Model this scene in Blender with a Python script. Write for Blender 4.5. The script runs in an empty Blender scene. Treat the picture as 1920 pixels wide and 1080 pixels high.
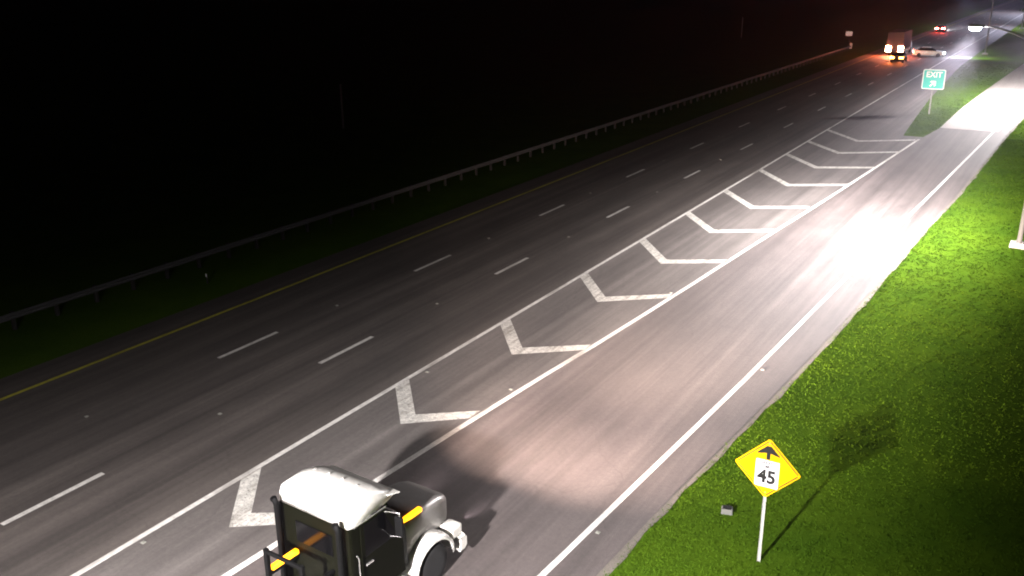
import bpy, bmesh, math, random
import numpy as np
from mathutils import Vector, Matrix

random.seed(7)
np.random.seed(7)
S = bpy.context.scene
COL = S.collection

# ------------------------------------------------------------------ camera
CAM_H = 13.842
YAW, PITCH, ROLL, FPX = 0.55543, 0.33725, -0.00894, 1703.6
fw = Vector((-math.sin(YAW) * math.cos(PITCH), math.cos(YAW) * math.cos(PITCH), -math.sin(PITCH)))
rt = Vector((math.cos(YAW), math.sin(YAW), 0))
up = rt.cross(fw)
r2 = math.cos(ROLL) * rt + math.sin(ROLL) * up
u2 = -math.sin(ROLL) * rt + math.cos(ROLL) * up
cd = bpy.data.cameras.new('camera')
cam = bpy.data.objects.new('camera', cd)
COL.objects.link(cam)
m = Matrix((r2, u2, -fw)).transposed().to_4x4()
m.translation = (0, 0, CAM_H)
cam.matrix_world = m
cd.sensor_width = 36.0
cd.lens = FPX / 1920 * 36.0
cd.clip_start = 0.3
cd.clip_end = 6000
S.camera = cam

# ------------------------------------------------------------------ night sky, moon-weak sun, exposure
w = bpy.data.worlds.new('World')
S.world = w
w.use_nodes = True
nt = w.node_tree
bg = nt.nodes['Background']
sky = nt.nodes.new('ShaderNodeTexSky')
sky.sky_type = 'NISHITA'
sky.sun_disc = False
sky.sun_elevation = math.radians(35)
sky.sun_rotation = math.radians(20)
nt.links.new(sky.outputs[0], bg.inputs[0])
bg.inputs[1].default_value = 0.00003
sl = bpy.data.lights.new('moon_light', 'SUN')
sl.energy = 0.00008
sl.angle = math.radians(0.5)
so = bpy.data.objects.new('moon_light', sl)
so.rotation_euler = (math.radians(55), 0, math.radians(-20))
COL.objects.link(so)
S.view_settings.view_transform = 'Standard'
S.view_settings.look = 'None'
S.view_settings.gamma = 1
S.view_settings.use_curve_mapping = False
S.view_settings.exposure = 3.2
S.render.engine = 'CYCLES'
S.cycles.filter_width = 1.9
S.cycles.use_denoising = True
S.cycles.max_bounces = 5
S.cycles.diffuse_bounces = 2
S.cycles.glossy_bounces = 2
S.cycles.volume_bounces = 0

LAMP_W = 16000.0       # street lamps
HEAD_W = 1.45
HAZE = 0.0006


# ------------------------------------------------------------------ material helpers
def mat(name, col, rough=0.6, metal=0.0, emit=None, estr=0.0, spec=0.5):
    M = bpy.data.materials.new(name)
    M.use_nodes = True
    b = M.node_tree.nodes['Principled BSDF']
    b.inputs['Base Color'].default_value = (*col, 1)
    b.inputs['Roughness'].default_value = rough
    b.inputs['Metallic'].default_value = metal
    b.inputs['Specular IOR Level'].default_value = spec
    if emit:
        b.inputs['Emission Color'].default_value = (*emit, 1)
        b.inputs['Emission Strength'].default_value = estr
    return M


def noise(T, vec, scale, detail=4, rough=0.6):
    n = T.nodes.new('ShaderNodeTexNoise')
    n.inputs['Scale'].default_value = scale
    n.inputs['Detail'].default_value = detail
    n.inputs['Roughness'].default_value = rough
    T.links.new(vec, n.inputs['Vector'])
    return n.outputs['Fac']


def ramp(T, fac, stops):
    r = T.nodes.new('ShaderNodeValToRGB')
    e = r.color_ramp.elements
    while len(e) < len(stops):
        e.new(0.5)
    for k, (p, c) in enumerate(stops):
        e[k].position = p
        e[k].color = (*c, 1) if len(c) == 3 else c
    T.links.new(fac, r.inputs[0])
    return r.outputs[0]


def mapped(T, scale=(1, 1, 1)):
    tc = T.nodes.new('ShaderNodeTexCoord')
    mp = T.nodes.new('ShaderNodeMapping')
    mp.inputs['Scale'].default_value = scale
    T.links.new(tc.outputs['Object'], mp.inputs['Vector'])
    return mp.outputs[0]


def mul(T, a, b, kind='MULTIPLY', f=1.0):
    x = T.nodes.new('ShaderNodeMix')
    x.data_type = 'RGBA'
    x.blend_type = kind
    x.inputs[0].default_value = f
    T.links.new(a, x.inputs[6])
    T.links.new(b, x.inputs[7])
    return x.outputs[2]


def road_mat(name, base, streak=0.5, patch=0.35, rough=0.75):
    M = mat(name, base, rough)
    T = M.node_tree
    b = T.nodes['Principled BSDF']
    fine = noise(T, mapped(T), 60, 5, 0.7)
    c = ramp(T, fine, [(0.3, tuple(v * 0.62 for v in base)), (0.7, tuple(v * 1.38 for v in base))])
    # wheel tracks and oil lines run along the lane
    st = noise(T, mapped(T, (0.95, 0.012, 1)), 1.0, 4, 0.65)
    lo = 1 - streak
    c = mul(T, c, ramp(T, st, [(0.33, (lo, lo * .98, lo * .97)), (0.68, (1 + streak * .5,) * 3)]))
    pt = noise(T, mapped(T, (1, 0.35, 1)), 0.45, 6, 0.7)
    lo = 1 - patch
    c = mul(T, c, ramp(T, pt, [(0.3, (lo, lo, lo)), (0.7, (1 + patch * .4,) * 3)]))
    s2 = noise(T, mapped(T, (3.4, 0.03, 1)), 1.0, 3, 0.6)
    lo = 1 - streak * .4
    c = mul(T, c, ramp(T, s2, [(0.36, (lo, lo, lo * .99)), (0.62, (1 + streak * .14,) * 3)]))
    ag = noise(T, mapped(T), 7, 8, 0.8)
    c = mul(T, c, ramp(T, ag, [(0.32, (0.80, 0.80, 0.80)), (0.68, (1.18, 1.17, 1.16))]))
    # thin sealed cracks
    vo = T.nodes.new('ShaderNodeTexVoronoi')
    vo.feature = 'DISTANCE_TO_EDGE'
    vo.inputs['Scale'].default_value = 0.22
    wv = T.nodes.new('ShaderNodeVectorMath')
    wv.operation = 'ADD'
    nn = T.nodes.new('ShaderNodeTexNoise')
    nn.inputs['Scale'].default_value = 0.7
    nn.inputs['Detail'].default_value = 5
    mv = mapped(T, (1, 0.8, 1))
    T.links.new(mv, nn.inputs['Vector'])
    T.links.new(mv, wv.inputs[0])
    T.links.new(nn.outputs['Color'], wv.inputs[1])
    T.links.new(wv.outputs[0], vo.inputs['Vector'])
    ck = ramp(T, vo.outputs['Distance'], [(0.0, (0.86, 0.86, 0.86)), (0.006, (1, 1, 1))])
    c = mul(T, c, ck)
    T.links.new(c, b.inputs['Base Color'])
    bp = T.nodes.new('ShaderNodeBump')
    bp.inputs['Strength'].default_value = 0.5
    bp.inputs['Distance'].default_value = 0.02
    T.links.new(fine, bp.inputs['Height'])
    T.links.new(bp.outputs[0], b.inputs['Normal'])
    return M


def paint_mat(name, col, wear=0.35, dirt=0.4, scuff=0.9):
    M = mat(name, col, 0.6)
    T = M.node_tree
    b = T.nodes['Principled BSDF']
    n = noise(T, mapped(T), 5, 6, 0.75)
    c = ramp(T, n, [(0.3, tuple(v * (1 - dirt) for v in col)), (0.6, col)])
    n2 = noise(T, mapped(T), 14, 6, 0.8)
    chips = ramp(T, n2, [(wear - 0.06, (0.16, 0.155, 0.15)), (wear + 0.04, (1, 1, 1))])
    c = mul(T, c, chips)
    n3 = noise(T, mapped(T, (2.6, 0.25, 1)), scuff, 5, 0.7)
    c = mul(T, c, ramp(T, n3, [(0.34, (0.50, 0.48, 0.46)), (0.52, (1, 1, 1))]))
    T.links.new(c, b.inputs['Base Color'])
    return M


def grass_mat(name, dark, light, var=True):
    M = mat(name, dark, 0.8, spec=0.0)
    T = M.node_tree
    b = T.nodes['Principled BSDF']
    n = noise(T, mapped(T), 9, 6, 0.75)
    c = ramp(T, n, [(0.3, dark), (0.68, light)])
    n2 = noise(T, mapped(T), 0.35, 4, 0.6)
    c = mul(T, c, ramp(T, n2, [(0.3, (0.74, 0.80, 0.8)), (0.7, (1.15, 1.08, 1.0))]))
    T.links.new(c, b.inputs['Base Color'])
    bp = T.nodes.new('ShaderNodeBump')
    bp.inputs['Strength'].default_value = 0.6
    bp.inputs['Distance'].default_value = 0.03
    T.links.new(n, bp.inputs['Height'])
    T.links.new(bp.outputs[0], b.inputs['Normal'])
    return M


def grimy(M, dirt=(0.16, 0.14, 0.12), amount=0.55):
    T = M.node_tree
    b = T.nodes['Principled BSDF']
    base = tuple(b.inputs['Base Color'].default_value[:3])
    n = noise(T, mapped(T, (1, 1, 1.6)), 2.3, 7, 0.72)
    mixd = tuple(base[i] * (1 - amount) + dirt[i] * amount for i in range(3))
    c = ramp(T, n, [(0.40, base), (0.72, mixd)])
    T.links.new(c, b.inputs['Base Color'])
    return M


M_HIGH = road_mat('highway_asphalt', (0.098, 0.084, 0.074), 0.45, 0.3)
M_GORE = road_mat('gore_asphalt', (0.122, 0.109, 0.101), 0.4, 0.3)
M_RAMP = road_mat('ramp_asphalt', (0.100, 0.083, 0.078), 0.4, 0.35)
M_CONC = road_mat('ramp_concrete', (0.36, 0.33, 0.31), 0.15, 0.2)
M_WHITE = paint_mat('white_road_paint', (0.70, 0.68, 0.63), 0.36)
M_CHEV = paint_mat('chevron_paint', (0.66, 0.64, 0.58), 0.43, 0.6, 1.6)
M_YELLOW = paint_mat('yellow_road_paint', (0.50, 0.47, 0.05), 0.38)
M_GRASS = grass_mat('mown_grass', (0.042, 0.082, 0.004), (0.060, 0.116, 0.009))
M_BLADE = grass_mat('grass_blades', (0.042, 0.084, 0.004), (0.059, 0.117, 0.009))
M_SOIL = road_mat('sandy_verge', (0.17, 0.15, 0.125), 0.2, 0.5, 0.9)
M_GALV = mat('galvanised_steel', (0.22, 0.22, 0.22), 0.6, 0.2)
M_RAIL = mat('weathered_rail_steel', (0.075, 0.075, 0.075), 0.7, 0.0)
M_WOOD = mat('grey_wood_post', (0.018, 0.016, 0.014), 0.85)
M_SIGNY = mat('yellow_sign_sheeting', (0.95, 0.50, 0.0), 0.5, spec=0.2)
M_SIGNW = mat('white_sign_sheeting', (0.82, 0.80, 0.80), 0.45)
M_SIGNG = mat('green_sign_sheeting', (0.015, 0.50, 0.42), 0.6, spec=0.1)
M_BLACK = mat('black_sign_ink', (0.012, 0.010, 0.010), 0.5)
M_GREENPAINT = mat('dark_green_truck_paint', (0.0022, 0.0025, 0.0008), 0.55, spec=0.08)
M_GREYPAINT = mat('silver_grey_truck_paint', (0.24, 0.23, 0.22), 0.35, 0.2)
M_WHITEPAINT = mat('white_vehicle_paint', (0.66, 0.65, 0.60), 0.35)
M_DARKPAINT = mat('dark_car_paint', (0.008, 0.008, 0.009), 0.5, spec=0.2)
grimy(M_WHITEPAINT)
grimy(M_GREYPAINT)
grimy(M_GREENPAINT, (0.006, 0.0055, 0.003), 0.4)
M_CHROME = mat('polished_metal', (0.78, 0.77, 0.76), 0.22, 0.9)
M_RUBBER = mat('tyre_rubber', (0.008, 0.008, 0.008), 0.85)
M_PLASTIC = mat('black_plastic', (0.003, 0.003, 0.003), 0.7, spec=0.1)
M_GLASS = mat('vehicle_glass', (0.002, 0.002, 0.0022), 0.12, 0.0, spec=0.1)
M_AMBER = mat('amber_lamp_lit', (0.9, 0.4, 0.02), 0.3, 0, (1, 0.31, 0.004), 0.65)
M_HEAD = mat('headlamp_lit', (0.9, 0.9, 0.9), 0.2, 0, (1, 0.93, 0.88), 4.0)
M_HEADFAR = mat('far_headlamp_lit', (0.9, 0.9, 0.9), 0.2, 0, (0.93, 0.94, 1.0), 25.0)
M_BRAKE = mat('brake_lamp_lit', (0.8, 0.05, 0.02), 0.3, 0, (1, 0.22, 0.10), 55.0)
M_TAIL = mat('tail_lamp_lit', (0.8, 0.03, 0.02), 0.3, 0, (1, 0.06, 0.035), 26.0)
M_TAILDIM = mat('tail_lamp_dim', (0.6, 0.02, 0.02), 0.3, 0, (1, 0.03, 0.02), 0.2)
M_LED = mat('street_lamp_led', (0.9, 0.9, 0.9), 0.3, 0, (0.96, 0.95, 1.0), 40.0)
M_CONCP = mat('pale_concrete', (0.33, 0.32, 0.30), 0.85)
M_REFL = mat('marker_reflector', (0.22, 0.22, 0.19), 0.3)
M_BARK = mat('bark', (0.07, 0.055, 0.04), 0.9)
M_LEAF = grass_mat('tree_leaves', (0.025, 0.045, 0.012), (0.07, 0.10, 0.03))


# ------------------------------------------------------------------ object helpers
def link(name, bm, material, parent=None, smooth=False):
    me = bpy.data.meshes.new(name)
    bm.normal_update()
    bm.to_mesh(me)
    bm.free()
    if smooth:
        for p in me.polygons:
            p.use_smooth = True
    for mm in (material if isinstance(material, (list, tuple)) else [material]):
        me.materials.append(mm)
    o = bpy.data.objects.new(name, me)
    COL.objects.link(o)
    if parent:
        o.parent = parent
    return o


def thing(name, label, cat, loc=(0, 0, 0), rz=0.0, group=None):
    o = bpy.data.objects.new(name, None)
    o.empty_display_size = 0.3
    COL.objects.link(o)
    o.location = loc
    o.rotation_euler = (0, 0, rz)
    o['label'] = label
    o['category'] = cat
    if group:
        o['group'] = group
    return o


def tag(o, label, cat, group=None):
    o['label'] = label
    o['category'] = cat
    if group:
        o['group'] = group
    return o


def structure(o):
    o['kind'] = 'structure'
    return o


def dup(o, parent=None):
    c = o.copy()
    COL.objects.link(c)
    if parent:
        c.parent = parent
    for ch in list(o.children):
        dup(ch, c)
    return c


def box(bm, x0, x1, y0, y1, z0, z1, bev=0.0, seg=2):
    r = bmesh.ops.create_cube(bm, size=1.0)
    vs = r['verts']
    for v in vs:
        v.co = Vector(((x0 + x1) / 2 + v.co.x * (x1 - x0), (y0 + y1) / 2 + v.co.y * (y1 - y0), (z0 + z1) / 2 + v.co.z * (z1 - z0)))
    if bev > 0:
        es = list({e for v in vs for e in v.link_edges})
        bmesh.ops.bevel(bm, geom=es, offset=bev, segments=seg, affect='EDGES', profile=0.5)
    return bm


def loft(bm, rings, cap=True):
    """rings: lists of equal length of points; joined ring to ring."""
    R = [[bm.verts.new(p) for p in ring] for ring in rings]
    n = len(R[0])
    for a, b in zip(R, R[1:]):
        for k in range(n):
            bm.faces.new((a[k], a[(k + 1) % n], b[(k + 1) % n], b[k]))
    if cap:
        bm.faces.new(list(reversed(R[0])))
        bm.faces.new(R[-1])
    bmesh.ops.recalc_face_normals(bm, faces=bm.faces)
    return bm


def rrect(cx, cz, hw, hh, r, y, n=3):
    """rounded rectangle in the XZ plane at depth y."""
    pts = []
    for sx, sz, a0 in ((1, 1, 0), (-1, 1, 90), (-1, -1, 180), (1, -1, 270)):
        for k in range(n + 1):
            a = math.radians(a0 + 90 * k / n)
            pts.append(Vector((cx + sx * (hw - r) + r * math.cos(a), y, cz + sz * (hh - r) + r * math.sin(a))))
    return pts


def tube(bm, pts, rad, n=10, cap=True):
    pts = [Vector(p) for p in pts]
    rads = rad if isinstance(rad, (list, tuple)) else [rad] * len(pts)
    rings = []
    for i, p in enumerate(pts):
        d = (pts[min(i + 1, len(pts) - 1)] - pts[max(i - 1, 0)]).normalized()
        a = d.orthogonal().normalized() if abs(d.z) < 0.95 else Vector((1, 0, 0))
        a = (a - d * a.dot(d)).normalized()
        b = d.cross(a)
        rings.append([p + rads[i] * (math.cos(2 * math.pi * k / n) * a + math.sin(2 * math.pi * k / n) * b) for k in range(n)])
    return loft(bm, rings, cap)


def lathe_x(bm, prof, n=24):
    """profile of (x, r) pairs spun round the X axis."""
    rings = [[Vector((x, r * math.cos(2 * math.pi * k / n), r * math.sin(2 * math.pi * k / n))) for k in range(n)] for x, r in prof]
    return loft(bm, rings)


def moved(bm, M):
    bmesh.ops.transform(bm, matrix=M, verts=bm.verts)
    return bm


def strip(name, left, right, z, material, parent=None):
    """sheet between two polylines of the same number of points."""
    bm = bmesh.new()
    a = [bm.verts.new((x, y, z)) for x, y in left]
    b = [bm.verts.new((x, y, z)) for x, y in right]
    for k in range(len(a) - 1):
        bm.faces.new((a[k], b[k], b[k + 1], a[k + 1]))
    bmesh.ops.recalc_face_normals(bm, faces=bm.faces)
    for f in bm.faces:
        if f.normal.z < 0:
            f.normal_flip()
    return link(name, bm, material, parent)


def interp(tab, y):
    ys = [t[0] for t in tab]
    return float(np.interp(y, ys, [t[1] for t in tab]))


# measured edges, X as a function of the distance Y along the road
GORE_R = [(-80, -18.3), (0, -16.35), (10, -15.85), (17, -15.42), (24, -14.98), (30, -14.45), (36, -14.02), (43, -13.58), (49, -13.2), (57, -12.62), (69, -11.88), (83, -11.05), (90, -10.35), (103, -10.25), (118, -9.75), (136, -9.0), (160, -7.9), (200, -5.6), (260, -1.0), (400, 14)]
RAMP_R = [(-80, -12.6), (0, -10.0), (16, -9.16), (29, -8.5), (36, -8.24), (44, -7.95), (62, -7.15), (89, -6.05), (114, -5.1), (140, -3.8), (160, -2.5), (200, 0.5), (260, 6.0), (400, 22)]
VERGE = [(-80, -10.9), (0, -8.85), (17, -8.02), (22, -7.75), (26, -7.42), (31, -7.1), (38, -6.72), (53, -6.2), (62, -5.7), (89, -4.9), (114, -3.9), (140, -2.6), (160, -1.3), (200, 1.7), (260, 7.2), (400, 23.4)]
GRASS_L = [(84.5, -12.5), (98, -13.4), (110, -14.1), (148, -15.6), (180, -15.8), (260, -15.8), (900, -15.8)]
EDGE_X = -18.9
YEL_X = -29.93
LW = 3.66
FARY = 1500


def steps(y0, y1, d):
    n = max(2, int((y1 - y0) / d) + 1)
    return [y0 + (y1 - y0) * k / (n - 1) for k in range(n)]


# ------------------------------------------------------------------ ground and pavements
bm = bmesh.new()
vs = [bm.verts.new(p) for p in ((-2500, -400, -0.03), (2500, -400, -0.03), (2500, 4000, -0.03), (-2500, 4000, -0.03))]
bm.faces.new(vs)
ground = structure(link('ground', bm, M_GRASS))

ys = steps(-80, 84.5, 4)
highway = structure(strip('highway', [(-31.6, y) for y in (-80, 200, FARY)], [(EDGE_X, y) for y in (-80, 200, FARY)], 0.0, M_HIGH))
gore = structure(strip('gore_pavement', [(EDGE_X, y) for y in ys], [(interp(GORE_R, y), y) for y in ys], 0.0, M_GORE))
yg = steps(84.5, 900, 8)
shoulder = structure(strip('right_shoulder', [(EDGE_X, y) for y in yg], [(interp(GRASS_L, y), y) for y in yg], 0.0, M_GORE))
yr = steps(-80, 90.4, 4)
ramp_o = structure(strip('exit_ramp', [(interp(GORE_R, y), y) for y in yr], [(interp(VERGE, y), y) for y in yr], 0.0, M_RAMP))
yc = steps(90.4, 400, 6)
ramp_c = structure(strip('concrete_ramp', [(interp(GORE_R, y), y) for y in yc], [(interp(RAMP_R, y) + 0.35, y) for y in yc], 0.0, M_CONC))
structure(strip('concrete_ramp_shoulder', [(interp(RAMP_R, y) + 0.35, y) for y in yc], [(interp(VERGE, y), y) for y in yc], 0.0, M_RAMP))
yv = steps(-40, 120, 1.2)
structure(strip('sandy_verge', [(interp(VERGE, y) - 0.05, y) for y in yv], [(interp(VERGE, y) + 0.20 + 0.05 * math.sin(y * 1.7) * math.sin(y * 0.61) + random.uniform(-.04, .04), y) for y in yv], -0.012, M_SOIL))

# ------------------------------------------------------------------ road markings, parts of their pavements
def mark(name, left, right, material, parent, z=0.004):
    return strip(name, left, right, z, material, parent)


yy = [-60, 100, 300, FARY]
mark('edge_line', [(EDGE_X - 0.09, y) for y in yy], [(EDGE_X + 0.09, y) for y in yy], M_WHITE, highway)
mark('yellow_line', [(YEL_X - 0.09, y) for y in yy], [(YEL_X + 0.09, y) for y in yy], M_YELLOW, highway)
yl = steps(-60, 83.2, 4)
mark('gore_line', [(interp(GORE_R, y) - 0.10, y) for y in yl], [(interp(GORE_R, y) + 0.10, y) for y in yl], M_WHITE, ramp_o)
yl = steps(-60, 90.2, 4)
mark('ramp_edge_line', [(interp(RAMP_R, y) - 0.085, y) for y in yl], [(interp(RAMP_R, y) + 0.085, y) for y in yl], M_WHITE, ramp_o)
yl = steps(90.5, 300, 6)
mark('ramp_edge_line', [(interp(RAMP_R, y) - 0.085, y) for y in yl], [(interp(RAMP_R, y) + 0.085, y) for y in yl], M_WHITE, ramp_c, 0.005)
for xr, ph in ((EDGE_X - LW, 10.47), (EDGE_X - 2 * LW, 8.87)):
    for k in range(-2, 24):
        y0 = ph + 12.19 * k
        mark('lane_dash', [(xr - 0.09, y0), (xr - 0.09, y0 + 3.05)], [(xr + 0.09, y0), (xr + 0.09, y0 + 3.05)], M_WHITE, highway)

CHEV = [((-18.90, 9.0), (-17.45, 7.2), (-16.0, 8.2)),
        ((-18.90, 15.75), (-17.25, 13.9), (-15.75, 14.9)),
        ((-18.90, 22.85), (-16.95, 20.8), (-15.2, 22.2)),
        ((-18.90, 29.75), (-16.8, 27.4), (-14.6, 29.1)),
        ((-18.90, 36.85), (-16.6, 34.25), (-14.1, 36.2)),
        ((-18.90, 43.7), (-16.35, 40.75), (-13.6, 42.4)),
        ((-18.90, 50.3), (-16.2, 47.25), (-13.3, 49.1)),
        ((-18.90, 57.0), (-15.95, 53.6), (-12.95, 55.3)),
        ((-18.90, 64.5), (-15.75, 60.7), (-12.3, 62.7)),
        ((-18.90, 71.3), (-15.6, 67.4), (-11.9, 69.4)),
        ((-18.90, 77.7), (-15.45, 73.8), (-11.4, 76.5)),
        ((-18.90, 84.3), (-15.3, 79.9), (-11.2, 82.7))]
for (ax, ay), (bx, by), (cx, cy) in CHEV:
    hw = 0.52
    def off(p, q, s):
        d = Vector((q[0] - p[0], q[1] - p[1]))
        n = Vector((-d.y, d.x)).normalized() * s
        return n
    A, B, C = Vector((ax, ay)), Vector((bx, by)), Vector((cx, cy))
    # each arm is an oblique band: shift along Y by the band depth
    dA = 0.78
    dC = 0.62
    L = [(A.x + .1, A.y + dA / 2), (B.x, B.y + dA / 2), (C.x - .05, C.y + dC / 2)]
    R = [(A.x + .1, A.y - dA / 2), (B.x, B.y - dA / 2), (C.x - .05, C.y - dC / 2)]
    mark('chevron', L, R, M_CHEV, gore)

# ------------------------------------------------------------------ street lamps
def lamp_light(name, loc, watts, parent, a0=-20, wdt=39, col=(1.0, 0.94, 0.95), house=400):
    L = bpy.data.lights.new(name, 'SPOT')
    L.energy = watts
    L.color = col
    L.spot_size = math.radians(172)
    L.spot_blend = 0.25
    L.shadow_soft_size = 0.34
    L.use_nodes = True
    T = L.node_tree
    em = T.nodes['Emission']
    tc = T.nodes.new('ShaderNodeTexCoord')
    sp = T.nodes.new('ShaderNodeSeparateXYZ')
    T.links.new(tc.outputs['Normal'], sp.inputs[0])
    def mth(op, a, b=None):
        n = T.nodes.new('ShaderNodeMath')
        n.operation = op
        for i, v in enumerate((a, b)):
            if v is None:
                continue
            if isinstance(v, (int, float)):
                n.inputs[i].default_value = v
            else:
                T.links.new(v, n.inputs[i])
        return n.outputs[0]
    az = mth('ABSOLUTE', sp.outputs['Z'])
    ang = mth('ARCTAN2', mth('MULTIPLY', sp.outputs['X'], SGN), az)
    q = mth('DIVIDE', mth('SUBTRACT', ang, math.radians(a0)), math.radians(wdt))
    q2 = mth('MULTIPLY', q, q)
    f = mth('EXPONENT', mth('MULTIPLY', mth('MULTIPLY', q2, q2), -1.0))
    # house-side cut of the optic
    hs = mth('DIVIDE', mth('MAXIMUM', mth('SUBTRACT', ang, math.radians(-34)), 0.0), math.radians(house))
    f = mth('MULTIPLY', f, mth('EXPONENT', mth('MULTIPLY', mth('MULTIPLY', hs, hs), -1.0)))
    T.links.new(f, em.inputs['Strength'])
    o = bpy.data.objects.new(name, L)
    COL.objects.link(o)
    o.parent = parent
    o.location = loc
    return o


SGN = 1.0


def street_lamp(base, reach, height, label, watts, rise=1.25, col=(1.0, 0.94, 0.95), a0=-15, house=400, wdt=41):
    t = thing('street_lamp', label, 'street lamp', (base[0], base[1], -0.03), 0, 'street lamps along the ramp and highway')
    b = bmesh.new()
    tube(b, [(0, 0, 0.25), (0, 0, height - rise), (0, 0, height - rise + 0.25)], [0.13, 0.09, 0.08], 12)
    link('pole', b, M_GALV, t, True)
    b = bmesh.new()
    box(b, -0.42, 0.42, -0.42, 0.42, -0.2, 0.22, 0.03)
    link('footing', b, M_CONCP, t)
    b = bmesh.new()
    box(b, -0.2, 0.2, -0.2, 0.2, 0.223, 0.26, 0.008)
    for sx in (-.15, .15):
        for sy in (-.15, .15):
            tube(b, [(sx, sy, 0.26), (sx, sy, 0.33)], 0.02, 6)
    link('base_plate', b, M_GALV, t)
    b = bmesh.new()
    pts = []
    for k in range(9):
        u = k / 8
        pts.append((-reach * u, 0, height - rise - 0.15 + (rise + 0.15) * (1 - (1 - u) ** 1.8)))
    tube(b, pts, [0.06 - 0.02 * k / 8 for k in range(9)], 8)
    link('mast_arm', b, M_GALV, t, True)
    b = bmesh.new()
    loft(b, [[Vector((-reach - 0.72 * u + 0.05, q.x, q.z)) for q in rrect(0, height + 0.02, 0.17 * s, 0.075 * (0.6 + 0.4 * s), 0.03, 0)] for u, s in ((0, .35), (.15, .8), (.35, 1), (.85, 1), (1, .8))])
    head = link('luminaire', b, M_GALV, t, True)
    b = bmesh.new()
    loft(b, [[Vector((q.x - reach - 0.37, q.z, z)) for q in rrect(0, 0, hx, hy, 0.05, 0)] for hx, hy, z in ((.14, .08, height - .22), (.24, .13, height - .17), (.27, .15, height - .052))])
    link('lens', b, M_LED, head)
    lamp_light('street_lamp_light', (-reach - 0.37, 0, height - 0.42), watts, t, a0=a0, wdt=wdt, col=col, house=house)
    return t


street_lamp((-4.0, -5.4), 3.2, 11.4, 'galvanised street lamp behind the yellow 45 sign, nearest the camera', LAMP_W)
street_lamp((-1.45, 52.4), 3.25, 11.0, 'lit street lamp on grass beside the brightest patch of ramp', LAMP_W * 0.60, a0=-16, house=58, wdt=38)
street_lamp((1.6, 110.0), 3.2, 11.2, 'street lamp standing beside the pale concrete part of the ramp', LAMP_W * 0.6)
street_lamp((-14.6, 172.0), 2.9, 9.6, 'street lamp on the grass gore beside the far right shoulder', LAMP_W * 0.06, col=(0.72, 0.74, 1.0))
street_lamp((-14.2, 246.0), 2.9, 12.5, 'distant unseen street lamp added beside the highway to brighten the far corner', LAMP_W * 0.16, col=(0.76, 0.76, 1.0))  # this lamp and the next are added to lift the far corner glow
street_lamp((-14.2, 325.0), 2.9, 12.5, 'farthest unseen street lamp added beside the highway for the corner glow', LAMP_W * 0.2, col=(0.76, 0.76, 1.0))


# ------------------------------------------------------------------ text
def text_bm(body, size, bold=0.012):
    cu = bpy.data.curves.new('lettering', 'FONT')
    cu.body = body
    cu.size = size
    cu.align_x = 'CENTER'
    cu.align_y = 'CENTER'
    cu.offset = bold
    cu.extrude = 0.002
    o = bpy.data.objects.new('lettering', cu)
    COL.objects.link(o)
    dg = bpy.context.evaluated_depsgraph_get()
    me = bpy.data.meshes.new_from_object(o.evaluated_get(dg))
    b = bmesh.new()
    b.from_mesh(me)
    bpy.data.objects.remove(o)
    bpy.data.meshes.remove(me)
    bpy.data.curves.remove(cu)
    return b


def upright(b, x, y, z, sx=1.0):
    """text drawn in XY -> standing in XZ, facing -Y."""
    M = Matrix.Translation((x, y, z)) @ Matrix.Rotation(math.pi / 2, 4, 'X') @ Matrix.Diagonal((sx, 1, 1, 1))
    return moved(b, M)


def plate(bm, outline, y0, y1):
    loft(bm, [[Vector((x, y0, z)) for x, z in outline], [Vector((x, y1, z)) for x, z in outline]])
    return bm


def rounded(poly, r, n=4):
    out = []
    N = len(poly)
    for i in range(N):
        p0, p, p1 = Vector(poly[i - 1]), Vector(poly[i]), Vector(poly[(i + 1) % N])
        a = p + (p0 - p).normalized() * r
        c = p + (p1 - p).normalized() * r
        for k in range(n + 1):
            t = k / n
            q = (1 - t) ** 2 * a + 2 * t * (1 - t) * p + t * t * c
            out.append((q.x, q.y))
    return out


# ------------------------------------------------------------------ yellow reduced-speed sign
t = thing('speed_sign', 'yellow diamond sign with black arrow and 45 plate on thin post', 'road sign', (-4.86, 19.27, -0.03), 0.03)
ZC, HD = 2.63, 0.80
b = bmesh.new()
# U-channel post
for x0, x1, y0, y1 in ((-0.04, 0.04, 0.028, 0.034), (-0.04, -0.033, 0.0, 0.028), (0.033, 0.04, 0.0, 0.028)):
    box(b, x0, x1, y0, y1, -0.3, ZC + HD - 0.1)
link('post', b, mat('sign_post_steel', (0.46, 0.46, 0.42), 0.6, 0.3), t)
b = bmesh.new()
plate(b, rounded([(0, ZC + HD), (-HD, ZC), (0, ZC - HD), (HD, ZC)], 0.07), -0.006, -0.003)
pan = link('sign_panel', b, M_SIGNY, t)
b = bmesh.new()
# thin black border, four bars
for k in range(4):
    q = bmesh.new()
    L = HD * math.sqrt(2) - 0.16
    box(q, -L / 2, L / 2, -0.009, -0.0065, -0.012, 0.012)
    moved(q, Matrix.Translation((0, 0, ZC)) @ Matrix.Rotation(math.radians(45 + 90 * k), 4, 'Y') @ Matrix.Translation((0, 0, HD / math.sqrt(2) - 0.045)))
    me_ = bpy.data.meshes.new('tmp')
    q.to_mesh(me_)
    q.free()
    b.from_mesh(me_)
    bpy.data.meshes.remove(me_)
link('border', b, M_BLACK, pan)
b = bmesh.new()
AZ = ZC + 0.24
plate(b, [(-0.045, AZ), (0.045, AZ), (0.045, AZ + 0.17), (0.265, AZ + 0.12), (0.265, AZ + 0.15), (0.05, AZ + 0.36), (-0.05, AZ + 0.36), (-0.265, AZ + 0.15), (-0.265, AZ + 0.12), (-0.045, AZ + 0.17)], -0.012, -0.0065)
link('arrow', b, M_BLACK, pan)
b = bmesh.new()
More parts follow.
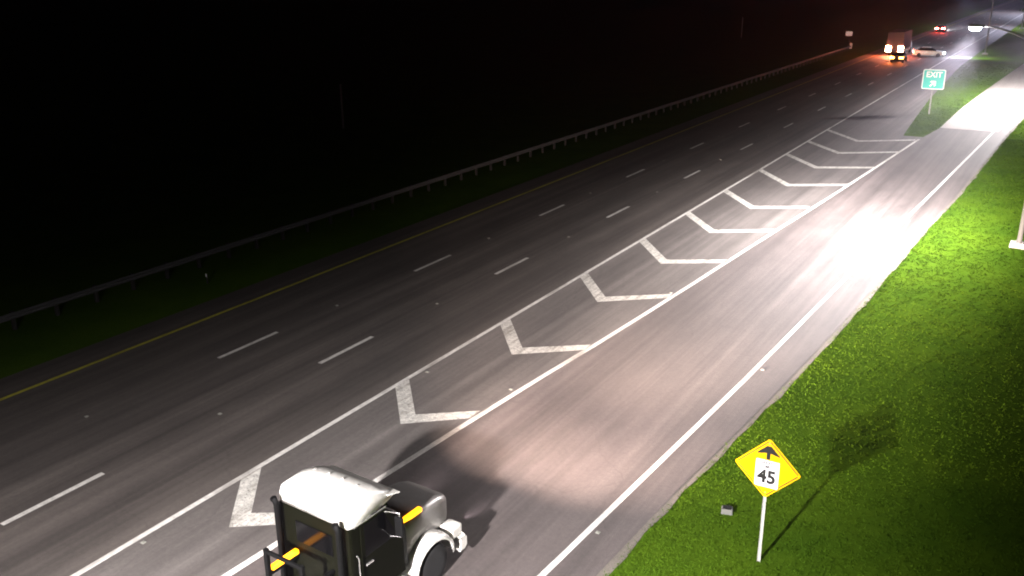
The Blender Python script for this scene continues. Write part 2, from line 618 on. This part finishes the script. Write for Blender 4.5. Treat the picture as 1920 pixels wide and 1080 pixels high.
PX, PZ0, PZ1 = 0.28, ZC - 0.50, ZC + 0.22
plate(b, rounded([(-PX, PZ0), (PX, PZ0), (PX, PZ1), (-PX, PZ1)], 0.03, 2), -0.014, -0.0095)
spd = link('speed_plate', b, M_SIGNW, t)
b = upright(text_bm('45', 0.47, 0.016), 0.0, -0.0165, ZC - 0.23, 0.92)
link('numeral', b, M_BLACK, spd)
b = upright(text_bm('SPEED', 0.115, 0.002), 0.0, -0.0165, ZC + 0.145)
link('lettering', b, M_BLACK, spd)
b = upright(text_bm('LIMIT', 0.115, 0.002), 0.0, -0.0165, ZC + 0.045)
link('lettering', b, M_BLACK, spd)

for zz in (ZC + HD - 0.13, ZC - HD + 0.16):
    b = bmesh.new()
    tube(b, [(0, -0.004, zz), (0, -0.018, zz)], 0.02, 8)
    link('bolt', b, M_GALV, pan)

# ------------------------------------------------------------------ green exit sign at the gore nose
t = thing('exit_sign', 'green exit sign with white border on one post in gore grass', 'road sign', (-12.5, 98.6, -0.03), 0.06)
b = bmesh.new()
for x0, x1, y0, y1 in ((-0.06, 0.06, 0.04, 0.05), (-0.012, 0.012, 0.05, 0.13), (-0.06, 0.06, 0.13, 0.14)):
    box(b, x0, x1, y0, y1, -0.3, 4.2)
link('post', b, M_GALV, t)
for zz in (2.75, 4.0):
    b = bmesh.new()
    box(b, -.9, .9, 0.0, 0.037, zz - 0.04, zz + 0.04)
    link('crossbar', b, M_GALV, t)
b = bmesh.new()
plate(b, rounded([(-1.03, 2.42), (1.03, 2.42), (1.03, 4.35), (-1.03, 4.35)], 0.2, 5), -0.02, -0.003)
pan = link('sign_panel', b, M_SIGNG, t)
b = bmesh.new()
o_ = rounded([(-1.01, 2.44), (1.01, 2.44), (1.01, 4.33), (-1.01, 4.33)], 0.18, 5)
i_ = rounded([(-.93, 2.52), (.93, 2.52), (.93, 4.25), (-.93, 4.25)], 0.12, 5)
vo_ = [b.verts.new((x, -0.026, z)) for x, z in o_]
vi_ = [b.verts.new((x, -0.026, z)) for x, z in i_]
for k in range(len(o_)):
    n = (k + 1) % len(o_)
    b.faces.new((vo_[k], vo_[n], vi_[n], vi_[k]))
link('border', b, M_SIGNW, pan)
b = upright(text_bm('EXIT', 0.74, 0.015), 0, -0.027, 3.82, 0.95)
link('lettering', b, M_SIGNW, pan)
b = bmesh.new()
plate(b, [(-0.09, -0.5), (0.09, -0.5), (0.09, 0.05), (0.38, -0.2), (0.38, 0.06), (0, 0.42), (-0.38, 0.06), (-0.38, -0.2), (-0.09, 0.05)], -0.030, -0.022)
moved(b, Matrix.Translation((0, 0, 3.0)) @ Matrix.Rotation(math.radians(45), 4, 'Y') @ Matrix.Scale(0.8, 4))
link('arrow', b, M_SIGNW, pan)

# ------------------------------------------------------------------ guardrail
gr = thing('guardrail', 'long grey steel guardrail along the dark median edge', 'guardrail', (-35.75, 0, -0.03))
GY0, GY1 = -10.0, 171.0
prof = [(0.0, 0.50), (0.05, 0.53), (0.08, 0.57), (0.05, 0.61), (0.01, 0.645), (0.05, 0.68), (0.08, 0.72), (0.05, 0.76), (0.0, 0.79)]
npan = 48
for k in range(npan):
    y0 = GY0 + (GY1 - GY0) * k / npan
    y1 = GY0 + (GY1 - GY0) * (k + 1) / npan + 0.12
    dx = 0.004 * (k % 2)
    b = bmesh.new()
    rings = [[Vector((x + dx, y, z)) for x, z in prof] + [Vector((x - 0.004 + dx, y, z)) for x, z in reversed(prof)] for y in (y0, y1)]
    loft(b, rings)
    if k == 0:
        rail0 = link('rail_panel', b, M_RAIL, gr)
        base_me = rail0.data
    else:
        b.free()
        o = rail0.copy()
        COL.objects.link(o)
        o.parent = gr
        o.location = (dx, y0 - GY0, 0)
b = bmesh.new()
box(b, -0.22, -0.07, GY0 + 0.2, GY0 + 0.35, -0.5, 0.80, 0.01, 1)
box(b, -0.07, -0.005, GY0 + 0.2, GY0 + 0.35, 0.5, 0.78)
p0 = link('post', b, M_WOOD, gr)
for k in range(1, 95):
    o = p0.copy()
    COL.objects.link(o)
    o.parent = gr
    o.location = (0, k * 1.905, 0)
b = bmesh.new()
box(b, -0.25, 0.15, GY1 + 0.02, GY1 + 0.16, 0.25, 1.15, 0.02)
link('end_cap', b, mat('pale_end_panel', (0.6, 0.58, 0.5), 0.5), gr)

# sign and posts out in the median
t = thing('median_sign', 'small pale sign on a short dark post beyond the guardrail end', 'road sign', (-36.6, 172.5, -0.03), 0.15)
b = bmesh.new()
tube(b, [(0, 0.03, -0.3), (0, 0.03, 3.0)], 0.05, 8)
link('post', b, M_WOOD, t)
b = bmesh.new()
plate(b, rounded([(-0.55, 2.3), (0.55, 2.3), (0.55, 3.05), (-0.55, 3.05)], 0.06), -0.03, -0.02)
link('sign_panel', b, M_SIGNW, t)
for (x, y, h, lab) in ((-58.1, 64.0, 4.0, 'thin grey post standing alone in the dark beyond the guardrail'),
                       (-62.6, 192.9, 4.0, 'far thin grey post in the dark near the top of the view')):
    t = thing('marker_post', lab, 'post', (x, y, -0.03))
    b = bmesh.new()
    tube(b, [(0, 0, -0.3), (0, 0, h)], 0.09, 8)
    link('post', b, M_GALV, t)
    b = bmesh.new()
    tube(b, [(0, 0, h), (0, 0, h + 0.03), (0, 0, h + 0.05)], [0.11, 0.11, 0.04], 8)
    link('cap', b, M_GALV, t)

# ------------------------------------------------------------------ raised pavement markers
b = bmesh.new()
loft(b, [[Vector((sx * hx, sy * hy, z)) for sx, sy in ((-1, -1), (1, -1), (1, 1), (-1, 1))] for hx, hy, z in ((0.06, 0.06, 0.004), (0.055, 0.05, 0.016), (0.045, 0.022, 0.026))])
rpm0 = None
rows = [(lambda y: EDGE_X - LW, 17.9, 12.19, 6, 'reflector in the gaps of the right-hand lane dashes', 'reflectors on the right lane line'),
        (lambda y: EDGE_X - 2 * LW, 15.5, 12.19, 6, 'reflector in the gaps of the left-hand lane dashes', 'reflectors on the left lane line'),
        (lambda y: interp(RAMP_R, y) + 0.25, 18.3, 12.19, 4, 'reflector just outside the right ramp edge line', 'reflectors on the ramp edge'),
        (lambda y: interp(GORE_R, y) - 0.28, 24.4, 12.19, 2, 'reflector beside the white line between chevrons and ramp', 'reflectors on the gore ramp line'),
        (lambda y: EDGE_X + 0.28, 11.9, 12.19, 2, 'reflector beside the white highway line at the chevron corners', 'reflectors on the highway edge line')]
ORD = ['nearest', 'second nearest', 'third nearest', 'fourth nearest', 'fifth nearest', 'farthest']
for fx, y0, dy, n, lab, grp in rows:
    for k in range(n):
        if rpm0 is None:
            o = rpm0 = link('pavement_marker', b, M_REFL)
        else:
            o = rpm0.copy()
            COL.objects.link(o)
        y = y0 + dy * k
        o.location = (fx(y), y, 0)
        tag(o, (ORD[k] if k < n - 1 else 'farthest') + ' small ' + lab, 'road reflector', grp)

# small concrete marker in the grass beside the 45 sign
t = thing('marker_block', 'small pale concrete block in the grass left of the 45 sign', 'marker block', (-6.25, 20.95, -0.03), 0.3)
b = bmesh.new()
box(b, -0.15, 0.15, -0.11, 0.11, -0.05, 0.15, 0.02)
link('block', b, mat('dirty_concrete', (0.12, 0.125, 0.11), 0.9), t)
b = bmesh.new()
box(b, -0.11, 0.11, -0.07, 0.07, 0.152, 0.19, 0.008)
link('lid', b, M_PLASTIC, t)
# reflector in the median grass
t = thing('delineator', 'tiny pale reflector stub in the dark median grass', 'delineator', (-33.6, 26.9, -0.03))
b = bmesh.new()
box(b, -0.04, 0.04, -0.015, 0.015, -0.1, 0.5, 0.005)
link('post', b, M_WOOD, t)
b = bmesh.new()
box(b, -0.05, 0.05, -0.025, -0.018, 0.35, 0.49, 0.002)
link('reflector', b, M_SIGNW, t)


# ------------------------------------------------------------------ wheels
def wheel(parent, x, y, R, wid, name='wheel', side=1):
    e = bpy.data.objects.new(name, None)
    COL.objects.link(e)
    e.parent = parent
    e.location = (x, y, R)
    b = bmesh.new()
    h = wid / 2
    lathe_x(b, [(-h, R * .58), (-h, R * .86), (-h * .8, R * .97), (-h * .4, R), (h * .4, R), (h * .8, R * .97), (h, R * .86), (h, R * .58)], 28)
    link('tyre', b, M_RUBBER, e, True)
    b = bmesh.new()
    lathe_x(b, [(side * h * a, R * r) for a, r in ((.05, .575), (1.0, .575), (.93, .5), (.4, .42), (.45, .2), (.8, .16), (.82, .02))], 20)
    for k in range(8):
        a = 2 * math.pi * k / 8
        tube(b, [(side * h * .42, R * .3 * math.cos(a), R * .3 * math.sin(a)), (side * h * .6, R * .3 * math.cos(a), R * .3 * math.sin(a))], R * .035, 6)
    link('rim', b, M_CHROME, e, False)
    return e


# ------------------------------------------------------------------ the truck at the bottom of the frame
tr = thing('truck', 'dark long nosed truck with white roof and amber side lights', 'truck', (-12.30, 14.5, 0), -0.045)
b = bmesh.new()
for s in (-1, 1):
    box(b, s * 0.43 - 0.05, s * 0.43 + 0.05, -7.6, 1.0, 0.62, 0.92, 0.01, 1)
for y in (-7.4, -6.0, -4.6, -2.0, 0.6):
    box(b, -0.38, 0.38, y - 0.06, y + 0.06, 0.66, 0.88)
link('chassis_frame', b, M_PLASTIC, tr)
# cab with slanted windscreen
b = bmesh.new()
loft(b, [rrect(0, 1.95, 1.05, 1.03, 0.14, -2.62), rrect(0, 1.95, 1.07, 1.03, 0.14, -2.56), rrect(0, 1.95, 1.07, 1.03, 0.14, -1.55), rrect(0, 1.72, 1.03, 0.80, 0.12, -1.05), rrect(0, 1.45, 0.98, 0.55, 0.1, -0.80)])
cab = link('cab', b, M_GREENPAINT, tr, False)
b = bmesh.new()
for s in (-1, 1):
    q = [Vector((s * 0.04, -1.50, 3.03)), Vector((s * 0.92, -1.50, 3.03)), Vector((s * 0.93, -1.00, 2.12)), Vector((s * 0.04, -0.98, 2.12))]
    loft(b, [[p + Vector((0, 0.05, 0.03)) for p in q], [p + Vector((0, 0.075, 0.045)) for p in q]])
link('windshield', b, M_GLASS, tr)
for s in (-1, 1):
    b = bmesh.new()
    X = s * 1.072
    plate_pts = [(-2.33, 1.0), (-1.0, 1.0), (-1.05, 2.05), (-1.55, 2.9), (-2.33, 2.9)]
    loft(b, [[Vector((X, y, z)) for y, z in plate_pts], [Vector((X + s * 0.022, y, z)) for y, z in plate_pts]])
    d = link('door', b, M_GREENPAINT, tr)
    b = bmesh.new()
    gp = [(-2.22, 2.08), (-1.22, 2.08), (-1.62, 2.86), (-2.22, 2.86)]
    loft(b, [[Vector((X + s * 0.021, y, z)) for y, z in gp], [Vector((X + s * 0.03, y, z)) for y, z in gp]])
    link('side_window', b, M_GLASS, d)
    b = bmesh.new()
    box(b, min(X + s * 0.022, X + s * 0.06), max(X + s * 0.022, X + s * 0.06), -2.25, -2.02, 1.86, 1.91, 0.01)
    link('handle', b, M_CHROME, d)
# white raised roof: shell over sleeper and cab, low at the front
b = bmesh.new()
def roof_ring(y, hw, z0, z1, r):
    pts = []
    for k in range(13):
        a = math.pi * k / 12
        pts.append(Vector((hw * (abs(math.cos(a)) ** 0.45) * (1 if math.cos(a) >= 0 else -1), y, z0 + (z1 - z0) * math.sin(a) ** 0.55)))
    return pts
loft(b, [roof_ring(-2.62, 1.0, 2.93, 3.40, 0), roof_ring(-2.55, 1.06, 2.93, 3.48, 0), roof_ring(-2.0, 1.06, 2.93, 3.52, 0), roof_ring(-1.6, 1.02, 2.93, 3.42, 0), roof_ring(-1.25, 0.96, 2.93, 3.22, 0), roof_ring(-1.05, 0.9, 2.93, 3.02, 0)])
roof = link('roof_fairing', b, M_WHITEPAINT, tr, True)
# ribs on the roof, rear window, rain gutter, grab rails
for x in (-0.62, -0.2, 0.2, 0.62):
    b = bmesh.new()
    box(b, x - 0.02, x + 0.02, -2.45, -1.85, 3.45 - abs(x) * .05, 3.535 - abs(x) * .07, 0.008, 1)
    link('roof_rib', b, M_WHITEPAINT, roof)
b = bmesh.new()
box(b, -0.55, 0.55, -2.64, -2.625, 2.1, 2.62, 0.006, 1)
link('rear_window', b, M_GLASS, tr)
b = bmesh.new()
for s in (-1, 1):
    box(b, s * 1.075 - 0.012, s * 1.075 + 0.012, -2.5, -1.5, 2.915, 2.94, 0.004, 1)
link('rain_gutter', b, M_CHROME, tr)
for s in (-1, 1):
    b = bmesh.new()
    tube(b, [(s * 1.09, -2.48, 1.2), (s * 1.15, -2.48, 1.25), (s * 1.15, -2.48, 2.2), (s * 1.09, -2.48, 2.25)], 0.014, 6)
    link('grab_rail', b, M_CHROME, tr)
b = bmesh.new()
loft(b, [[Vector((x, y, z)) for x, y, z in ((-1.0, -1.32, 3.06), (1.0, -1.32, 3.06), (1.02, -0.98, 2.98), (-1.02, -0.98, 2.98))], [Vector((x, y, z)) for x, y, z in ((-1.0, -1.32, 3.09), (1.0, -1.32, 3.09), (1.02, -0.98, 3.01), (-1.02, -0.98, 3.01))]])
link('sun_visor', b, M_WHITEPAINT, tr)
# exhaust stacks
for s in (-1, 1):
    b = bmesh.new()
    tube(b, [(s * 0.92, -2.78, 0.9), (s * 0.92, -2.78, 2.95), (s * 0.92, -2.86, 3.15)], 0.075, 12)
    link('exhaust_stack', b, M_PLASTIC, tr, True)
# hood
b = bmesh.new()
loft(b, [rrect(0, 1.46, 0.86, 0.52, 0.2, -0.82, 4), rrect(0, 1.43, 0.80, 0.50, 0.2, 0.0, 4), rrect(0, 1.37, 0.72, 0.46, 0.2, 0.75, 4), rrect(0, 1.32, 0.66, 0.40, 0.18, 1.05, 4), rrect(0, 1.30, 0.58, 0.34, 0.15, 1.16, 4)])
hood = link('hood', b, M_GREYPAINT, tr, True)
b = bmesh.new()
loft(b, [rrect(0, 1.22, 0.46, 0.38, 0.08, 1.165), rrect(0, 1.22, 0.44, 0.36, 0.08, 1.205)])
for z in (0.95, 1.05, 1.15, 1.25, 1.35, 1.45):
    box(b, -0.42, 0.42, 1.206, 1.22, z - 0.012, z + 0.012)
link('grille', b, M_CHROME, tr)
# front fenders: wrapped over the wheels
for s in (-1, 1):
    b = bmesh.new()
    rings = []
    for k in range(13):
        a = math.radians(-5 + 190 * k / 12)
        r = 0.66
        y, z = r * 1.1 * math.cos(a), 0.56 + r * math.sin(a)
        d = Vector((0, math.cos(a), math.sin(a)))
        xs = (s * 0.72, s * 1.0, s * 1.13, s * 1.16)
        up_ = (0.05, 0.05, 0.02, -0.06)
        ring = [Vector((x, y, z)) + d * u for x, u in zip(xs, up_)]
        ring += [Vector((x, y, z)) + d * (u - 0.02) for x, u in reversed(list(zip(xs, up_)))]
        rings.append(ring)
    loft(b, rings)
    link('fender', b, M_WHITEPAINT, tr, True)
    # headlamps: in the fender nose
    b = bmesh.new()
    loft(b, [rrect(s * 0.90, 0.92, 0.20, 0.15, 0.05, 0.74), rrect(s * 0.90, 0.92, 0.20, 0.15, 0.05, 1.06), rrect(s * 0.90, 0.92, 0.17, 0.12, 0.05, 1.12)])
    hs = link('headlight_housing', b, M_WHITEPAINT, tr, False)
    b = bmesh.new()
    loft(b, [rrect(s * 0.90, 0.92, 0.165, 0.115, 0.05, 1.122), rrect(s * 0.90, 0.92, 0.13, 0.09, 0.05, 1.15)])
    link('headlight', b, M_HEAD, hs)
    # mirrors
    b = bmesh.new()
    tube(b, [(s * 1.07, -1.45, 2.15), (s * 1.36, -1.40, 2.2), (s * 1.36, -1.40, 2.8), (s * 1.05, -1.60, 2.85)], 0.016, 6)
    mi = link('mirror_bracket', b, M_CHROME, tr)
    b = bmesh.new()
    box(b, s * 1.36 - 0.11, s * 1.36 + 0.11, -1.46, -1.38, 2.24, 2.72, 0.03)
    link('mirror', b, M_PLASTIC, mi)
    # fuel tank and steps
    b = bmesh.new()
    tube(b, [(s * 0.88, -3.7, 0.63), (s * 0.88, -3.66, 0.63), (s * 0.88, -1.95, 0.63), (s * 0.88, -1.91, 0.63)], [0.27, 0.3, 0.3, 0.27], 20)
    ft = link('fuel_tank', b, M_CHROME, tr, True)
    b = bmesh.new()
    for y in (-3.1, -2.3):
        tube(b, [(s * 0.88, y - 0.04, 0.63), (s * 0.88, y + 0.04, 0.63)], 0.308, 20)
    link('tank_strap', b, M_PLASTIC, ft, True)
    for z, y0, y1 in ((0.42, -1.85, -0.95), (0.78, -1.80, -1.0)):
        b = bmesh.new()
        box(b, min(s * 0.75, s * 1.13), max(s * 0.75, s * 1.13), y0, y1, z - 0.03, z + 0.03, 0.012)
        link('step', b, M_WHITEPAINT, tr)
# bumper
b = bmesh.new()
loft(b, [[Vector((x * 1.16, y0 - 0.16 * abs(x) ** 4, z)) for x in (-1, -.8, -.4, 0, .4, .8, 1)] + [Vector((x * 1.16, y0 - 0.22 - 0.16 * abs(x) ** 4, z)) for x in (1, .8, .4, 0, -.4, -.8, -1)] for z, y0 in ((0.36, 1.28), (0.44, 1.36), (0.66, 1.36), (0.74, 1.28))])
link('bumper', b, M_WHITEPAINT, tr)
# lit amber marker lamps, lengthened into bars to imitate motion streaks
def amber(x0, x1, y0, y1, z0, z1):
    b = bmesh.new()
    box(b, x0, x1, y0, y1, z0, z1, 0.018)
    link('stretched_marker_light', b, M_AMBER, tr)
for s in (1, -1):
    amber(min(s * .66, s * .78), max(s * .66, s * .78), -0.80, 0.02, 1.87, 1.97)
amber(-.61, -.49, -3.40, -2.66, 1.80, 1.90)
# headache rack behind the cab, carrying the rear amber lights
b = bmesh.new()
for s in (-1, 1):
    box(b, s * .53 - .04, s * .53 + .04, -3.45, -2.64, 1.72, 1.795, 0.01, 1)
    box(b, s * .53 - .05, s * .53 + .05, -3.55, -3.45, 0.9, 2.4, 0.01, 1)
box(b, -.48, .48, -3.54, -3.47, 2.3, 2.39, 0.01, 1)
link('headache_rack', b, M_PLASTIC, tr)
# rear deck, fifth wheel, wheels
b = bmesh.new()
box(b, -0.4, 0.4, -5.2, -4.6, 0.925, 0.96, 0.01)
link('deck_plate', b, M_GALV, tr)
b = bmesh.new()
loft(b, [[Vector((r * math.cos(2 * math.pi * k / 20), -6.3 + r * math.sin(2 * math.pi * k / 20), z)) for k in range(20)] for r, z in ((0.45, 0.93), (0.5, 1.05), (0.46, 1.1))])
link('fifth_wheel', b, M_PLASTIC, tr)
for s in (-1, 1):
    wheel(tr, s * 0.98, 0, 0.52, 0.28, side=s)
    for y in (-5.7, -7.0):
        wheel(tr, s * 0.98, y, 0.52, 0.30, side=s)
        wheel(tr, s * 0.66, y, 0.52, 0.30, side=s)
    b = bmesh.new()
    box(b, s * 0.7 - 0.12, s * 0.7 + 0.12, -7.72, -7.66, 0.62, 0.76, 0.01)
    link('tail_light', b, M_TAILDIM, tr)
for yb in (0, -5.7, -7.0):
    b = bmesh.new()
    tube(b, [(-0.85, yb, 0.52), (0.85, yb, 0.52)], 0.07, 8)
    link('axle', b, M_PLASTIC, tr)


def spot(name, parent, loc, aim, watts, size, blend, col=(1, 1, 1), rad=0.06, scale=(1, 1, 1)):
    L = bpy.data.lights.new(name, 'SPOT')
    L.energy = watts
    L.color = col
    L.spot_size = math.radians(size)
    L.spot_blend = blend
    L.shadow_soft_size = rad
    o = bpy.data.objects.new(name, L)
    COL.objects.link(o)
    o.parent = parent
    o.location = loc
    d = Vector(aim) - Vector(loc)
    o.rotation_euler = d.to_track_quat('-Z', 'Y').to_euler()
    o.scale = scale
    return o


for s in (-1, 1):
    spot('headlight_beam', tr, (s * 0.90, 1.47, 0.92), (s * 0.9 + 0.8, 24, 0.45), HEAD_W * 15000, 46, 1.0, (1, 0.78, 0.66), scale=(1.0, 0.22, 1))
    spot('headlight_beam', tr, (s * 0.90, 1.47, 0.92), (s * 0.9 + 0.5, 12, 0.8), HEAD_W * 3000, 100, 1.0, (1, 0.76, 0.66), scale=(1.0, 0.27, 1))


# ------------------------------------------------------------------ far traffic
def car(label, loc, rz, paint, tail, head=None, plate=True, group=None, lampw=0.22):
    t = thing('car', label, 'car', loc, rz, group)
    b = bmesh.new()
    loft(b, [rrect(0, 0.62, hw, hh, 0.12, y) if False else [Vector((p.x, y, p.z)) for p in rrect(0, zc, hw, hh, 0.12, 0)] for y, hw, zc, hh in
             ((-2.3, .80, .66, .28), (-2.2, .88, .64, .36), (-1.2, .91, .63, .40), (0.6, .91, .61, .38), (1.7, .88, .58, .33), (2.15, .80, .55, .26), (2.28, .68, .54, .20))])
    link('body', b, paint, t, True)
    b = bmesh.new()
    loft(b, [[Vector((sx * hw, y, z)) for sx, y in ((-1, y0), (1, y0), (1, y1), (-1, y1))] for hw, y0, y1, z in ((.80, -1.75, 1.05, .97), (.74, -1.45, .70, 1.22), (.62, -1.1, .25, 1.43), (.5, -.95, .1, 1.46))])
    cb = link('cabin', b, M_GLASS, t)
    b = bmesh.new()
    loft(b, [[Vector((sx * hw, y, z)) for sx, y in ((-1, y0), (1, y0), (1, y1), (-1, y1))] for hw, y0, y1, z in ((.635, -1.13, .28, 1.425), (.60, -1.05, .18, 1.48))])
    link('roof', b, paint, cb)
    for s in (-1, 1):
        b = bmesh.new()
        box(b, s * .66 - lampw, s * .66 + lampw, -2.36, -2.26, .66, .92, .03)  # lampw widens the lens to imitate glare round the lamp
        link('tail_light', b, tail, t)
        b = bmesh.new()
        box(b, s * .60 - .16, s * .60 + .16, 2.20, 2.31, .52, .70, .03)
        link('headlight', b, head or M_HEADFAR, t)
        for y in (-1.4, 1.4):
            wheel(t, s * .80, y, .33, .22, side=s)
    return t


def box_truck(label, loc, rz):
    t = thing('box_truck', label, 'truck', loc, rz)
    b = bmesh.new()
    box(b, -1.25, 1.25, -6.0, 1.2, 1.05, 3.8, 0.05)
    bd = link('cargo_box', b, M_DARKPAINT, t)
    for s in (-1, 1):
        b = bmesh.new()
        box(b, s * 0.61 - 0.59, s * 0.61 + 0.59, -6.04, -6.005, 1.15, 3.7, 0.01)
        link('rear_door', b, M_DARKPAINT, bd)
    b = bmesh.new()
    loft(b, [[Vector((p.x, y, p.z)) for p in rrect(0, zc, 1.05, hh, .12, 0)] for y, zc, hh in ((1.3, 1.6, 1.1), (2.2, 1.6, 1.1), (2.7, 1.2, .7), (3.5, 1.1, .55), (3.6, 1.05, .45))])
    link('cab', b, M_WHITEPAINT, t, True)
    b = bmesh.new()
    box(b, -1.2, 1.2, -6.15, -6.05, .55, .8, .02)
    link('rear_bumper', b, M_PLASTIC, t)
    for s in (-1, 1):
        b = bmesh.new()
        box(b, s * 0.95 - .38, s * 0.95 + .38, -6.26, -6.16, .7, 1.6, .04)  # oversized lens, its extra area stands in for lamp bloom
        link('tail_light', b, M_BRAKE, t)
        b = bmesh.new()
        box(b, s * .8 - .15, s * .8 + .15, 3.5, 3.62, .8, 1.0, .03)
        link('headlight', b, M_HEADFAR, t)
        for y in (-4.4, 2.6):
            wheel(t, s * 1.0, y, .48, .3, side=s)
    return t


bt = box_truck('box truck far ahead in middle lane with two glowing brake lights', (-27.0, 168.0, 0), 0.0)
M_BRAKE2 = mat('car_brake_lamp_lit', (0.8, 0.1, 0.02), 0.3, 0, (1, 0.20, 0.015), 16.0)
c1 = car('dark car braking close behind the box truck, lamps orange red', (-24.6, 152.5, 0), 0.0, M_DARKPAINT, M_BRAKE2, lampw=0.3)
c2 = car('white car stopped sideways across the right lane, headlights facing right', (-22.0, 163.5, 0), -math.pi / 2 + 0.1, M_WHITEPAINT, M_TAIL)
c3 = car('most distant dark car in left lane with small red tail lights', (-28.8, 228, 0), 0.0, M_DARKPAINT, M_TAIL, lampw=0.36)
for s in (-1, 1):
    spot('car_headlight_beam', c2, (s * .6, 2.4, .62), (s * .6, 12, 0.1), 2500, 60, 1.0, (0.85, 0.90, 1.0))
    spot('truck_headlight_beam', bt, (s * .8, 3.75, .9), (s * .8, 20, 0.0), 1500, 50, 1.0, (0.9, 0.93, 1.0))
    spot('far_headlight_beam', c3, (s * .6, 2.4, .62), (s * .6, 14, 0.0), 3000, 50, 1.0, (0.9, 0.93, 1.0))


# ------------------------------------------------------------------ far trees beyond the ramp
def tree(loc, h, spread, label, n=1400):
    t = thing('tree', label, 'tree', loc, 0, 'trees beyond the ramp')
    b = bmesh.new()
    tube(b, [(0, 0, -0.2), (0.1, 0, h * .25), (0.0, .1, h * .55), (.15, .1, h * .85)], [.25, .19, .12, .03], 8)
    for k in range(7):
        a = k * 2.4
        z = h * (.3 + .07 * k)
        tube(b, [(0, 0, z), (math.cos(a) * spread * .45, math.sin(a) * spread * .45, z + h * .12), (math.cos(a) * spread * .8, math.sin(a) * spread * .8, z + h * .18)], [.09, .05, .02], 5)
    link('trunk', b, M_BARK, t, True)
    V, F = [], []
    rng = np.random.default_rng(int(abs(loc[0] * 31 + loc[1])))
    cl = [(rng.normal(0, spread * .45), rng.normal(0, spread * .45), h * rng.uniform(.35, .95), rng.uniform(.5, 1.2)) for _ in range(26)]
    for k in range(n):
        cx, cy, cz, r = cl[rng.integers(len(cl))]
        p = np.array([cx, cy, cz]) + rng.normal(0, r * .5, 3)
        a, bb = rng.normal(0, .22, 3), rng.normal(0, .22, 3)
        i = len(V)
        V += [p - a, p + bb, p + a, p - bb]
        F.append((i, i + 1, i + 2, i + 3))
    me = bpy.data.meshes.new('crown')
    me.from_pydata([tuple(v) for v in V], [], F)
    me.materials.append(M_LEAF)
    o = bpy.data.objects.new('crown', me)
    COL.objects.link(o)
    o.parent = t
    return t


tree((-9.0, 246, -0.03), 9, 3.2, 'leafy tree nearest the ramp at the top right corner')
tree((-3.0, 262, -0.03), 11, 3.8, 'taller leafy tree furthest right beyond the ramp')
tree((-13.5, 275, -0.03), 8, 3.0, 'small far tree left of the others near highway')

# ------------------------------------------------------------------ grass: blades on the verges
def in_view(x, y):
    d = Vector((x, y, -CAM_H))
    z = d.dot(fw)
    if z < 1:
        return False
    px, py = 960 + FPX * d.dot(r2) / z, 540 - FPX * d.dot(u2) / z
    return -60 < px < 1990 and -30 < py < 1150


V, F = [], []
cnt = 0
rng = np.random.default_rng(3)
while cnt < 42000:
    if rng.random() < 0.8:
        y = 12 + 75 * rng.random() ** 1.6
        e = interp(VERGE, y) + 0.18
        x = e + 11 * rng.random() ** 1.3
    else:
        y = 86 + 70 * rng.random()
        a, c = interp(GRASS_L, y), interp(GORE_R, y)
        if rng.random() < .4:
            a, c = interp(VERGE, y), interp(VERGE, y) + 9
        x = a + (c - a) * rng.random()
    cnt += 1
    if not in_view(x, y):
        continue
    sc = 1 + y / 60
    for k in range(4):
        a = rng.random() * 6.283
        h = rng.uniform(.02, .055) * (1 + .2 * (sc - 1))
        wd = rng.uniform(.012, .022) * sc
        lx, ly = rng.normal(0, .05, 2)
        ox, oy = rng.normal(0, .06, 2)
        ca, sa = math.cos(a) * wd, math.sin(a) * wd
        i = len(V)
        V += [(x + ox - ca, y + oy - sa, -.032), (x + ox + ca, y + oy + sa, -.032), (x + ox + lx, y + oy + ly, -.03 + h)]
        F.append((i, i + 1, i + 2))
me = bpy.data.meshes.new('grass')
me.from_pydata(V, [], F)
me.materials.append(M_BLADE)
o = bpy.data.objects.new('grass', me)
COL.objects.link(o)
tag(o, 'short green grass growing along the ramp verge and gore', 'grass')
o['kind'] = 'stuff'

# ------------------------------------------------------------------ thin haze volume added to give the lamps a veil of glow
if HAZE > 0:
    b = bmesh.new()
    box(b, -400, 300, -60, 900, -1.03, 30)
    hz = link('haze', b, mat('glow_haze', (1, 1, 1)))
    hz['kind'] = 'stuff'
    T = hz.data.materials[0].node_tree
    T.nodes.remove(T.nodes['Principled BSDF'])
    pv = T.nodes.new('ShaderNodeVolumePrincipled')
    pv.inputs['Density'].default_value = HAZE
    pv.inputs['Color'].default_value = (0.86, 0.84, 1.0, 1)
    pv.inputs['Anisotropy'].default_value = 0.6
    T.links.new(pv.outputs[0], T.nodes['Material Output'].inputs['Volume'])
